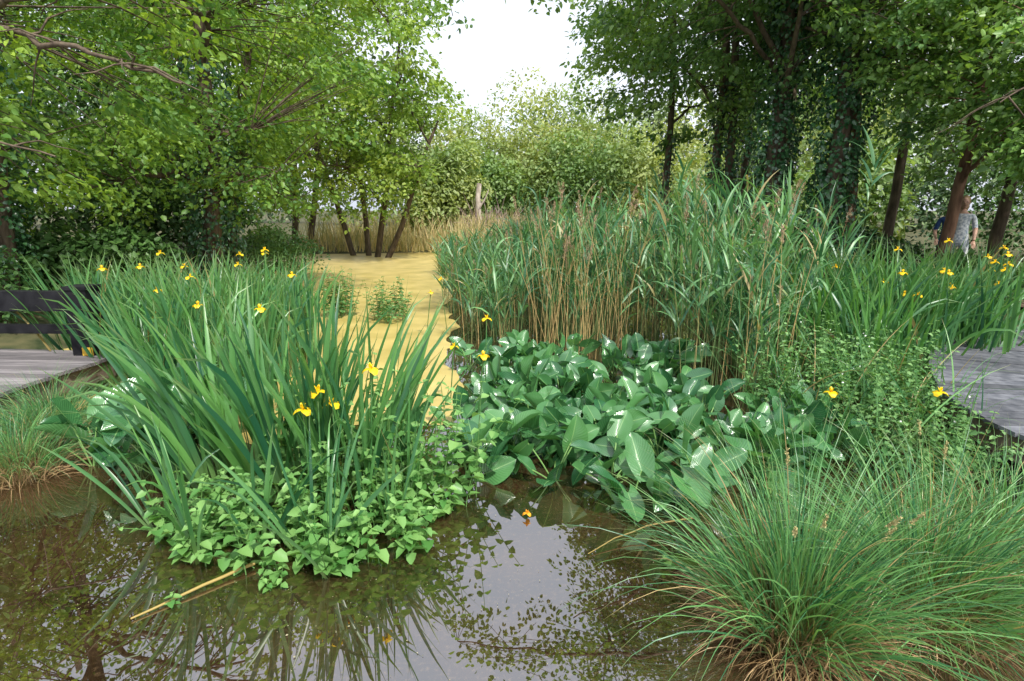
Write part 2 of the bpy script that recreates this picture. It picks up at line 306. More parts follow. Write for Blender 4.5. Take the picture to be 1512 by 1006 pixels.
m=MB();pth=curve([(3.2,9.4,6.3),(1.8,8.6,5.7),(.4,8.2,5.25),(-.9,8.1,5.0)],14,.04);vtube(m,[pth],[np.linspace(.04,.008,14)],5)
C=np.stack([U(-1.0,1.6,32),U(7.6,8.8,32),U(4.6,5.6,32)],-1);C[:,2]+=.35*np.clip(C[:,0]-0,-.3,2)*.6
sprays(m,C,R.normal(0,1,(32,3)),.42,30,.1,1);vtube(m,np.stack([pth[R.integers(0,14,32)],C],1),.005,4);m.build('overhanging_alder_branch',[bark,lf_right])
# ------------------------------------------------------------------ shrubs, masses
def blob(m,c,r,n,L,mi=0,sub=7,jit=.35):
    c=np.array(c);r=np.array(r);sc=[];sr=[]
    for q in range(sub):
        d=norm(R.normal(0,1,3));sc.append(c+d*r*U(.35,.75));sr.append(r*U(.35,.6))
    sc=np.array(sc);sr=np.array(sr);i=R.integers(0,sub,n);d=norm(R.normal(0,1,(n,3)));d[:,2]=np.abs(d[:,2])*np.where(U(0,1,n)<.75,1,-1)
    P=sc[i]+d*sr[i]*(U(.6,1.12,n)**.6)[:,None];k=P[:,2]>.05;P=P[k];d=d[k];i=i[k];n=len(P)
    bv=U(0,1,sub)[i]
    leaves(m,P,R.normal(0,.6,(n,3))+d*.4-Z*.4,norm(d*.6+Z*.6+R.normal(0,jit,(n,3))),L*U(.6,1.3,n),L*.7*U(.6,1.2,n),np.clip(bv*.5+U(0,1,n)*.5,0,1),mi)
m=MB()
for x,y,z,rx,rz,n in [(-14,14,2,3,2.6,4000),(-11,15,2,2.6,2.8,4500),(-8.6,15.5,1.8,2.4,2.4,4500),(-13,19,4,4,5,4500),(-16,12,4,3.5,5,3500),(-12,22,6,4,6,4000),(-17,20,6,5,7,3500),(-13,9.5,1.6,2.4,2,3500),(-10.2,10.8,1.2,1.8,1.2,3500),(-7.9,11.2,.9,1.5,.8,3000),(-14,27,7,5,7,3500)]:
    blob(m,(x,y,z),(rx,rx*.8,rz),n,.15 if y<16 else .21,sub=9)
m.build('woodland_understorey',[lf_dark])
m=MB()
for x,y,z,rx,rz,n in [(13.5,11,3,3,4,4500),(14,17,2.5,3.4,3,4000),(18,16,5,4,6,4000),(14,8,1,2,1.4,3000),(11.6,10.4,.9,1.3,.9,2500),(17,10,4,3,5,3000),(8.3,13.8,.8,1.6,.7,2500)]:
    blob(m,(x,y,z),(rx,rx*.8,rz),n,.15,sub=9)
m.build('woodland_understorey',[lf_dark])
m=MB()
for x,y,z,rx,rz,n in [(-7.0,9.6,.5,1.0,.6,2200),(-8.0,8.6,.6,1.0,.7,2200),(-9.5,8.4,.8,1.2,.8,2200),(-6.7,16.6,.6,1.3,.8,2000),(-7.9,18.8,.7,1.2,.8,1800),(-8.8,21.5,.6,1.3,.7,1800),(7.6,9.9,.6,1.1,.6,2200),(9.9,9.3,.6,1.1,.5,2000),(7.0,9.0,.5,.8,.7,1800),(8.9,10.4,.55,.9,.5,1800),(10.8,8.4,.9,1.0,1.0,2200)]:
    blob(m,(x,y,z),(rx,rx*.8,rz),n,.09,sub=7)
m.build('bank_shrubs',[mat_leaf('leaf_shrub',(.035,.11,.03),(.15,.28,.08),trans=.25)])
m=MB()
for x,y,z,rx,rz,n in [(0.5,38,4.5,3.6,4.2,6000),(4.2,37,3.6,3.2,3.4,5500),(-1.6,36,3,2.4,2.8,4500),(7.5,36,3.4,3,3.4,5000),(2.2,44,6.6,4.5,5.0,5500),(11,38,4,3.5,4,4500),(-4.4,31,2.8,1.9,3.2,4500),(-2.9,32,2.6,1.7,2.6,4000),(6.5,46,6,4.5,5,4500),(-3,42,5,3,4.5,3500),(10.5,27,2.6,3,3,4000),(7.5,25,1.6,2.2,1.6,3500),(15,28,4,4,5,4500),(10,21,1.6,2.2,1.6,3500),(13,22.5,2.5,2.4,2.6,3500)]:
    blob(m,(x,y,z),(rx,rx*.8,rz),n,.26,sub=14)
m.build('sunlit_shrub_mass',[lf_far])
m=MB()
for a in np.linspace(-88,88,34):
    d=U(58,72);x=d*math.sin(math.radians(a))+1;y=d*math.cos(math.radians(a))
    h=U(4.5,6.2) if abs(a)<9 else U(8,11)
    blob(m,(x,y,h*.8),(6,5,h),2300,.6,sub=10)
m.build('distant_trees',[mat_leaf('leaf_distant',(.12,.2,.07),(.3,.36,.15),trans=0,big=(.1,(.7,.8,.8)))])
# ------------------------------------------------------------------ iris clumps
def fans(m,C,nb,Lr,Wr,spread=.5,kink=.15,out=None,outk=0,vb=(0,1)):
    k=len(C);idx=np.repeat(np.arange(k),nb);n=len(idx);fa=U(0,6.283,k)[idx];fv=U(0,1,k)[idx]
    q=R.uniform(-1,1,n);az=np.where(q>0,fa,fa+np.pi)+R.normal(0,.35,n)
    lean=np.abs(q)*spread+np.abs(R.normal(0,.05,n))
    if out is not None:
        o=C[idx][:,:2]-np.array(out);oa=np.arctan2(o[:,1],o[:,0]);r=np.linalg.norm(o,axis=1);w=np.clip(r*outk,0,.9)
        vx=np.cos(az)*lean+np.cos(oa)*w;vy=np.sin(az)*lean+np.sin(oa)*w;az=np.arctan2(vy,vx);lean=np.hypot(vx,vy)
    base=C[idx]+np.stack([np.cos(fa)*q*.05,np.sin(fa)*q*.05,-.05+0*q],-1)
    kk=U(0,1,n)<kink;bend=np.where(kk,U(.9,2.1,n),np.abs(R.normal(.16,.2,n))+lean*.35);pw=np.where(kk,U(2.5,6,n),1.8)
    vv=np.where(U(0,1,n)<.018,.995,np.clip(.45*fv+.6*U(0,1,n)-.03,0,.96))
    blades(m,base,az,lean,bend,U(*Lr,n),U(*Wr,n),U(-1.5,1.5,n),vv,0,8,pw,'iris',.14)
def ell(c,r,n,z=0):
    a=U(0,6.283,n);q=np.sqrt(U(0,1,n));return np.stack([c[0]+r[0]*q*np.cos(a),c[1]+r[1]*q*np.sin(a),np.full(n,z)],-1)
m=MB();fans(m,ell((-1.5,3.75),(.68,.42),33),8,(.95,1.72),(.026,.05),.32,.12,(-1.45,3.75),.38)
C=np.array([(-1.03,2.85,0),(-1.85,2.95,0),(-2.15,3.2,0),(-.75,3.2,0),(-.7,3.45,0),(-1.95,3.1,0),(-1.15,2.95,0),(-.95,3.3,0),(-1.5,3.0,0),(-.65,3.6,0)]);fans(m,C,8,(.6,1.1),(.016,.03),.5,.35,(-1.45,3.7),.1)
m.build('yellow_flag_iris',[iris_m])
m=MB();C=np.concatenate([ell((-4.0,7.2),(1.6,1.1),120),ell((-3.3,5.9),(.8,.6),34),ell((-2.9,5.0),(.5,.5),16)]);fans(m,C,8,(1.05,1.65),(.022,.042),.34,.13)
m.build('yellow_flag_iris',[iris_m])
m=MB();C=ell((-4.2,9.7),(.7,1.0),26);fans(m,C,8,(.9,1.25),(.024,.04),.3,.1)
m.build('yellow_flag_iris',[iris_m])
m=MB();C=np.concatenate([ell((5.35,7.2),(1.0,.9),66),ell((4.3,6.9),(.8,.8),36),ell((3.9,6.1),(.4,.4),9),ell((6.6,8.2),(.6,.5),20),ell((3.2,7.0),(.5,.3),8)]);fans(m,C,8,(1.15,1.8),(.024,.044),.46,.28)
m.build('yellow_flag_iris',[iris_m])
def flower(m,p,s=1.0,stem=True):
    p=np.array(p,float);a0=U(0,2);az=a0+np.arange(3)*2.094
    B=np.tile(p,(3,1));blades(m,B,az,1.0,1.9,.075*s,.05*s,0.0,U(0,1,3),0,6,1.0,'petal',.1)
    blades(m,B,az+1.05,.25,.3,.05*s,.022*s,0.0,U(0,1,3),0,5,1.0,'petal',.2)
    if stem:
        q=np.linspace(0,1,6)[:,None];b=np.array([p[0]+U(-.1,.1),p[1]+U(-.1,.1),-.02]);vtube(m,[b*(1-q)+p*q],.006,5,.5,1)
        blades(m,np.tile(p-Z*.06,(2,1)),az[:2],.1,.1,.09,.018,0,.5,1,4,1.0,'reed')
FL=[(-.24,4.62,.8),(-1.2,3.35,.9),(-1.14,3.42,.8),(-1.28,3.3,.8),(-3.1,7.2,1.5),(-2.2,4.9,1.15),(-2.85,5.1,1.15),(-3.4,6.0,1.3),(-1.28,8.9,.72),(-1.15,9.2,.9),(-.6,5.7,.62),(-.25,5.5,.95),(5.6,7.4,1.6),(6.15,7.4,1.4),(6.3,7.5,1.22),(6.35,7.4,1.05),(4.6,6.4,1.05),(5.2,6.7,1.1),(2.5,4.25,.6),(3.35,4.25,.6),(-3.7,7.8,1.4),(4.9,7.3,1.5),(5.0,6.6,1.3),(6.5,7.6,1.5),(-2.4,6.2,1.3),(-4.3,6.6,1.35),(-.9,3.5,1.0)]
FL+=[(U(4.0,6.8),U(6.2,8.0),U(1.0,1.6)) for _ in range(12)]+[(U(-4.8,-2.4),U(5.4,7.8),U(1.1,1.5)) for _ in range(6)]
for p in FL:
    m=MB();flower(m,p,.95 if p[1]<5 else .85);m.build('iris_flower',[petal_m,iris_m])
m=MB();flower(m,(.1,3.42,.035),.5,False);m.build('fallen_iris_flower',[mat_leaf('orange_petal',(.75,.3,.02),(.85,.4,.03),trans=.2),iris_m])
# ------------------------------------------------------------------ reeds
def reeds(m,P,H,leafn=8,LL=(.3,.6),W=(.02,.034),dry=.12,plume=.1,lo=.3):
    n=len(P);az=U(0,6.283,n);ln=np.abs(R.normal(0,.11,n));K=6;s=np.linspace(0,1,K)[None,:,None]
    d=np.stack([np.cos(az)*np.sin(ln),np.sin(az)*np.sin(ln),np.cos(ln)],-1)[:,None,:]
    path=P[:,None,:]+d*s*H[:,None,None]+np.stack([np.cos(az),np.sin(az),0*az],-1)[:,None,:]*(s**2)*.08*H[:,None,None]
    isdry=U(0,1,n)<dry
    vtube(m,path,np.linspace(.0055,.002,K)[None]*np.ones((n,1)),3,np.where(isdry,U(.7,1,n),U(0,.4,n)),1)
    g=np.where(~isdry)[0];idx=np.repeat(g,leafn);k=len(idx);f=U(lo,1,k);ff=f*(K-1);i=np.minimum(ff.astype(int),K-2);fr=(ff-i)[:,None]
    B=path[idx,i]*(1-fr)+path[idx,i+1]*fr
    kk=U(0,1,k)<.2
    blades(m,B,U(0,6.283,k),U(.2,.75,k)*(1.2-.6*f),np.where(kk,U(1.2,2.2,k),U(.2,1.2,k)),U(*LL,k),U(*W,k),U(-.8,.8,k),U(0,1,k),0,5,1.4,'reed',.1)
    j=np.where(U(0,1,n)<plume)[0]
    for q in j:
        t=norm(path[q,-1]-path[q,-2]);c=60;tt=U(0,1,c);o=R.normal(0,.016,(c,3))*(1-tt[:,None]*.6)+t*tt[:,None]*.2
        leaves(m,path[q,-1]+o,R.normal(0,.4,(c,3))+t,norm(R.normal(0,1,(c,3))),.04,.006,U(0,1,c),2)
def hx(P,a,b,c):
    nz=np.array([noise.noise(Vector((q[0]*1.3,q[1]*1.3,0))) for q in P])
    return np.clip(a+b*(P[:,0]-c),.85,1.9)*(1+.55*nz)*U(.65,1.14,len(P))
def thin(P,k): return P[np.array([noise.noise(Vector((q[0]*1.6,q[1]*1.6,5)))>k for q in P])]
m=MB();P=thin(np.concatenate([ell((1.9,9.6),(2.4,1.5),430,-.05),ell((3.5,8.2),(1.3,1.3),210,-.05),ell((2.6,6.5),(.75,.6),125,-.05),ell((.4,8.8),(1.4,.7),140,-.05)]),-.22)
reeds(m,P,hx(P,1.15,.38,-.6),8,(.32,.65),(.022,.038));m.build('common_reed_bed',[reed_m,reed_stem,plume_m])
m=MB();P=np.concatenate([ell((.6,7.9),(.25,.25),22,-.05),ell((1.2,7.8),(.5,.3),34,-.05),ell((2.6,5.9),(.35,.3),12,-.05),ell((2,9),(2,1),30,-.05)]);reeds(m,P,U(1.3,2.2,len(P)),4,dry=.85,plume=.5);m.build('dry_reed_stems',[reed_m,reed_stem,plume_m])
m=MB();P=np.concatenate([ell((1.1,13),(2.7,2.4),330,-.05),ell((.2,18),(2.6,3.4),380,-.05),ell((-.7,11.3),(.6,.8),60,-.05)]);reeds(m,P,hx(P,1.0,.22,-1.5),7,(.35,.65),(.028,.045),.2,plume=.25);m.build('common_reed_bed',[reed_m,reed_stem,plume_m])
m=MB();P=np.concatenate([np.stack([U(-10,2,1500),U(26.2,33,1500),np.full(1500,.1)],-1),np.stack([U(-2.5,8,1300),U(20,30,1300),np.full(1300,.1)],-1)]);n=len(P)
blades(m,P,U(0,6.28,n),U(0,.25,n),U(0,.8,n),U(.8,2.0,n),U(.04,.08,n),U(-1.5,1.5,n),U(0,1,n),0,4,1.5,'grass')
P=P[R.integers(0,n,3000)]+R.normal(0,.3,(3000,3))*np.array([1,1,0]);n=3000;blades(m,P,U(0,6.28,n),U(0,.5,n),U(0,.9,n),U(.4,1.3,n),U(.03,.06,n),U(-1.5,1.5,n),U(0,1,n),0,4,1.5,'grass')
m.build('dry_bank_grass',[reed_far])
# ------------------------------------------------------------------ sedge tussocks
def tussock(name,c,r,n,Lr,W=(.004,.009),bend=(.4,1.9),stubn=600,seeds=0,leanm=.95,z=0):
    m=MB();P=ell(c,(r,r),n,z);o=P[:,:2]-np.array(c);az=np.arctan2(o[:,1],o[:,0])+R.normal(0,.55,n);q=np.linalg.norm(o,axis=1)/r
    lean=np.clip(q*leanm*.7+R.normal(0,.19,n),0,1.2);P[:,2]+=.12*(1-q)
    blades(m,P,az,lean,U(*bend,n)*(.5+.6*q),Lr[0]+(Lr[1]-Lr[0])*U(0,1,n)**1.3,U(*W,n),U(-1.3,1.3,n),U(0,1,n),0,8,U(1.2,2.6,n),'grass',.15)
    P=ell(c,(r*1.2,r*1.2),stubn,z-.02);o=P[:,:2]-np.array(c);az=np.arctan2(o[:,1],o[:,0])+R.normal(0,.6,stubn)
    blades(m,P,az,U(.1,1.1,stubn),U(.3,1.8,stubn),U(.15,.5,stubn),U(.003,.008,stubn),U(-1,1,stubn),U(0,1,stubn),1,5,1.3,'grass')
    for k in range(seeds):
        a=U(0,6.28);b=np.array([c[0]+r*.4*math.cos(a),c[1]+r*.4*math.sin(a),z]);ps=blades(m,b[None],a,U(.05,.4),U(.1,.5),U(.65,.9),.004,0,.5,0,9,1.5)
        e=ps[0,-1];t=norm(ps[0,-1]-ps[0,-2]);n2=80;tt=U(0,1,n2);Pp=e+t*(tt*.08)[:,None]-t*.03+R.normal(0,.0035,(n2,3));leaves(m,Pp,R.normal(0,.5,(n2,3))+t,norm(R.normal(0,1,(n2,3))),.011,.006,U(0,1,n2),2)
    m.build(name,[sedge_m,straw_m,seed_m])
tussock('sedge_tussock',(1.36,2.38),.24,950,(.4,1.2),W=(.005,.011),seeds=6,stubn=1700)
tussock('sedge_tussock',(2.1,2.55),.32,1050,(.4,1.1),W=(.005,.01),bend=(.7,2.2),seeds=2)
tussock('sedge_tussock',(2.9,3.0),.28,700,(.4,.85),bend=(.7,2.2))
tussock('sedge_tussock',(-4.1,4.75),.34,1200,(.35,.72),W=(.003,.007),bend=(.9,2.4))
tussock('sedge_tussock',(-3.85,4.1),.28,800,(.3,.62),W=(.003,.007),bend=(.9,2.4))
# ------------------------------------------------------------------ arum leaves
def bigleaves(m,P,D,Nn,L,W,v,mi=0):
    n=len(P);D=norm(D);S=norm(np.cross(Nn,D));Nn=np.cross(D,S);A=12;B=7
    u=np.linspace(0,1,A)[None,:,None];t=np.linspace(-1,1,B)[None,None,:]
    w=np.sin(np.pi*np.clip(u*.95+.05,0,1)**.8)**.62;w=w*np.ones((n,A,B))*W[:,None,None]*.5
    al=u*L[:,None,None]-(np.abs(t)**1.6)*((1-u)**3)*.32*L[:,None,None]
    wav=R.uniform(-.05,.05,n)[:,None,None]*np.sin(u*9+t*2)
    cup=(R.uniform(.1,.9,n)[:,None,None]*np.abs(t)**1.4*w/1.0)+wav*L[:,None,None]*np.abs(t)-(R.uniform(-.05,.3,n)[:,None,None]*L[:,None,None]*u**2)
    V=P[:,None,None,:]+D[:,None,None,:]*al[...,None]+S[:,None,None,:]*(w*t)[...,None]+Nn[:,None,None,:]*cup[...,None]
    ii,a,b=np.meshgrid(np.arange(n),np.arange(A-1),np.arange(B-1),indexing='ij');g=lambda a,b:(ii*A+a)*B+b
    F=np.stack([g(a,b),g(a,b+1),g(a+1,b+1),g(a+1,b)],-1).reshape(-1,4)
    m.add(V,F,np.repeat(v,A*B),np.broadcast_to(u,(n,A,B)).ravel(),mi,np.broadcast_to(t,(n,A,B)).ravel())
def arum(name,roots,per,h,Lr=(.15,.25)):
    m=MB();idx=np.repeat(np.arange(len(roots)),per);n=len(idx);az=U(0,6.283,n);rr=U(.03,.26,n)
    o=np.stack([np.cos(az),np.sin(az),0*az],-1);P=roots[idx]+o*rr[:,None]+Z*U(*h,n)[:,None]
    L=U(*Lr,n);D=o*.8+R.normal(0,.5,(n,3))+Z*U(-.3,1.5,n)[:,None];Nn=norm(Z*.9+R.normal(0,.5,(n,3))-o*.4+np.array([0,-.45,0]))
    bigleaves(m,P,D,Nn,L,L*U(.6,.86,n),U(0,1,n))
    q=np.linspace(0,1,6)[None,:,None];r0=roots[idx][:,None,:]-Z*.03;mid=(r0+P[:,None]*1)/2*np.array([1,1,1.25]);pa=(1-q)**2*r0+2*q*(1-q)*mid+q*q*P[:,None,:]
    vtube(m,pa,.006,5,.8,1);m.build(name,[arum_m,mint_m])
rt=np.concatenate([ell((.8,5.3),(1.3,1.0),50),ell((1.0,6.9),(1.6,.6),30),ell((.35,4.15),(.75,.35),17),ell((1.9,4.55),(1.0,.5),26)])
arum('water_arum_patch',rt,7,(.02,.3))
arum('water_arum_patch',np.concatenate([ell((-2.95,4.3),(.5,.35),9),ell((-3.1,5.1),(.4,.3),5)]),6,(.15,.5),(.2,.32))
arum('water_arum_patch',np.concatenate([ell((.98,3.5),(.2,.14),3),ell((1.6,3.75),(.5,.15),5)]),4,(.06,.34),(.17,.28))
# ------------------------------------------------------------------ mint / weeds
def herbs(name,P,H,L,mat,pairs=7,sp=.25,flowers=0):
    m=MB();n=len(P);az=U(0,6.283,n);K=7;s=np.linspace(0,1,K)[None,:,None];ln=np.abs(R.normal(0,sp,n))
    hd=np.stack([np.cos(az),np.sin(az),0*az],-1)
    path=P[:,None,:]+hd[:,None,:]*(s**1.4)*(np.sin(ln)*H)[:,None,None]+Z*s*(np.cos(ln)*H)[:,None,None]
    vtube(m,path,np.linspace(.004,.002,K)[None]*np.ones((n,1)),4,.4,1)
    for k in range(pairs):
        f=.2+.8*k/(pairs-1);ff=f*(K-1);i=min(int(ff),K-2);B=path[:,i]*(1-(ff-i))+path[:,i+1]*(ff-i)
        ph=az+k*1.571+R.normal(0,.2,n)
        for sg in (0,math.pi):
            o=np.stack([np.cos(ph+sg),np.sin(ph+sg),0*ph],-1);sz=L*(1.1-.45*f)*U(.7,1.2,n) if f<.99 else L*.5*U(.7,1.2,n)
            leaves(m,B,o+Z*U(-.3,.45,n)[:,None],norm(Z-o*.2+R.normal(0,.25,(n,3))),sz,sz*U(.68,.88,n),np.clip(U(0,.75,n)+.25*(f>.9),0,1),0,.18,.25)
    if flowers:
        j=R.integers(0,n,flowers);Pq=path[j,-1]+R.normal(0,.03,(flowers,3));leaves(m,Pq,R.normal(0,1,(flowers,3)),norm(Z+R.normal(0,.5,(flowers,3))),.017,.017,U(0,1,flowers),2)
    m.build(name,[mat,mat,white_m])
herbs('water_mint',np.concatenate([ell((-1.25,3.1),(.75,.33),75),ell((-.75,3.6),(.45,.4),40),ell((-1.9,3.3),(.3,.35),16)]),U(.12,.5,131),.1,mint_m,6,.35)
herbs('water_mint',ell((-1.1,3.8),(.9,.45),60),U(.5,.95,60),.095,mint_m)
herbs('water_mint',np.array([(-1.3,2.68,0),(-1.36,2.74,0),(-1.25,2.7,0),(-1.75,2.55,0),(.9,2.9,0)]),np.array([.1,.12,.14,.08,.06]),.06,mint_m,4)
herbs('bankside_herbs',np.concatenate([ell((3.1,5.2),(.85,.8),180),ell((3.2,4.2),(.5,.4),70),ell((3.8,5.8),(.5,.6),70)]),np.concatenate([U(.4,.95,180),U(.2,.6,70),U(.5,.95,70)]),.066,weed_m,9,.35,flowers=60)
herbs('bankside_herbs',ell((-2.25,10.4),(.3,.5),32),U(.4,.8,32),.09,weed_m,8)
herbs('bankside_herbs',ell((-3.3,10.8),(.3,.4),36),U(.5,.95,36),.09,weed_m,8)
herbs('bankside_herbs',ell((-4.9,8.4),(1.0,.9),110),U(.5,1.2,110),.09,weed_m,8)
m=MB();P=ell((3.2,5.2),(1.0,1.1),260);n=len(P);blades(m,P,U(0,6.28,n),U(0,.5,n),U(.3,1.7,n),U(.5,1.3,n),U(.008,.02,n),U(-1,1,n),U(0,1,n),0,8,1.5,'grass');m.build('bankside_grass',[sedge_m])
m=MB();vtube(m,[curve([(-1.9,2.45,.012),(-1.7,2.66,.02),(-1.47,2.88,.03)],8,.003)],[np.linspace(.005,.011,8)],6,.9);vtube(m,[curve([(.45,3.0,.01),(.8,3.2,.06),(1.15,3.25,.1)],8,.003)],[np.linspace(.003,.006,8)],5,.6);m.build('fallen_reed_stem',[mat_leaf('dead_stem',(.2,.15,.05),(.34,.25,.07),trans=.0)])
# ------------------------------------------------------------------ boardwalks
def deck(name,Lp,Rp,w,pm,z=.4):
    root=bpy.data.objects.new(name,None);scene.collection.objects.link(root)
    A=curve([(a,b,0) for a,b in Lp],200);B=curve([(a,b,0) for a,b in Rp],200)
    ln=np.concatenate([[0],np.cumsum(np.linalg.norm(np.diff((A+B)/2,axis=0),axis=1))]);tot=ln[-1];m=MB();k=int(tot/w)
    for i in range(k):
        def at(C,s): return np.array([np.interp(s,ln,C[:,q]) for q in range(3)])
        g=.012;a0=at(A,i*w+g);a1=at(A,(i+1)*w);b0=at(B,i*w+g);b1=at(B,(i+1)*w);e=norm(a0-b0)*U(0,.03);zz=z+U(-.004,.004)
        c=[b0,a0+e,a1+e,b1];P=np.array([[*q[:2],zz-.035] for q in c]+[[*q[:2],zz] for q in c])
        F=[[0,3,2,1],[4,5,6,7],[0,1,5,4],[1,2,6,5],[2,3,7,6],[3,0,4,7]];m.add(np.concatenate([P[f] for f in F]),np.arange(24).reshape(6,4),U(0,1),0)
    m.build('planks',[pm],root)
    m=MB()
    for C,sg in ((A,-1),(B,1)):
        inn=norm(B-A)*(-sg);D=C+inn*.06;V=[]
        sect=[(-.03,z-.24),(.03,z-.24),(.03,z-.037),(-.03,z-.037)]
        for q in range(0,200,9):
            for o,h in sect: V.append([*(D[q]+inn[q]*o)[:2],h])
        K=len(V)//4;F=[[i*4+j,i*4+(j+1)%4,(i+1)*4+(j+1)%4,(i+1)*4+j] for i in range(K-1) for j in range(4)]
        m.add(np.array(V),F,.5,0)
        for q in range(8,200,45): box(m,(*(D[q]+inn[q]*.1)[:2],z/2-.35),(.12,.12,z+.5),0,.4)
    m.build('beams_and_posts',[beam_m],root,smooth=False);return root
dl=deck('timber_boardwalk',[(-4.6,3.0),(-4.58,5.1),(-4.45,6.35)],[(-7.6,3.0),(-7.6,5.2),(-7.7,6.65)],.14,deck_m)
dr=deck('timber_boardwalk',[(3.85,2.6),(3.72,4.0),(3.95,5.0),(4.8,6.3),(5.8,7.5),(7.4,9.0)],[(6.3,2.6),(6.3,3.9),(6.5,4.5),(7.1,5.2),(7.9,6.1),(9.3,7.6)],.14,deckR_m)
m=MB();ry=-.03
box(m,(-4.8,6.3,.77),(.24,.24,.74),.05,.4);box(m,(-4.8,6.3,1.155),(.27,.27,.035),.05,.7)
box(m,(-6.13,6.34,1.0),(2.4,.12,.22),ry,.9);box(m,(-6.13,6.34,.68),(2.4,.08,.1),ry,.5);box(m,(-7.43,6.38,.72),(.2,.2,.8),.05,.4)
rl=m.build('boardwalk_railing',[dark_m,yel_m],smooth=False)
m=MB();box(m,(-4.74,6.165,.45),(.11,.012,.09),.05,.5);m.build('yellow_plate',[yel_m],rl,smooth=False)
m=MB();A=curve([(7.7,9.1,0),(9.0,10.6,0),(11,12.5,0),(14,15,0)],40);B=curve([(9.4,7.7,0),(11,9.2,0),(13,11,0),(16,13.4,0)],40)
q=np.linspace(0,1,8)[None,:,None];V=A[:,None]*(1-q)+B[:,None]*q;V[...,2]=gz(V[...,0],V[...,1])+.05
i,j=np.meshgrid(np.arange(39),np.arange(7),indexing='ij');m.add(V,np.stack([i*8+j,i*8+j+1,(i+1)*8+j+1,(i+1)*8+j],-1).reshape(-1,4),.5,0)
m.build('woodland_path',[mat_solid('path_dirt',(.14,.09,.06),(.3,.22,.15),6,.95)])
m=MB();c=curve([(-1.75,30.5,.1),(-1.72,30.5,1.2),(-1.78,30.5,2.2),(-1.7,30.5,3.3)],10,.02);vtube(m,[c],[np.linspace(.17,.13,10)],9);vtube(m,[curve([(-1.75,30.4,2.0),(-1.4,30.3,2.5),(-1.2,30.3,3.0)],6)],[np.linspace(.06,.02,6)],5);m.build('dead_tree_trunk',[bark_pale])
m=MB();pa=[]
for k in range(90):
    b=np.array([U(-2.6,.2),U(30,31),.2]);d=norm(R.normal(0,1,3)*np.array([.5,.5,.2])+Z*.9);pa.append(curve([b,b+d*1.0+R.normal(0,.1,3),b+d*U(1.6,2.4)+R.normal(0,.3,3)],8,.05))
vtube(m,np.array(pa),np.linspace(.03,.008,8)[None]*np.ones((90,1)),4);m.build('bare_shrub',[mat_solid('bare_twigs',(.25,.17,.16),(.42,.32,.3),5)])
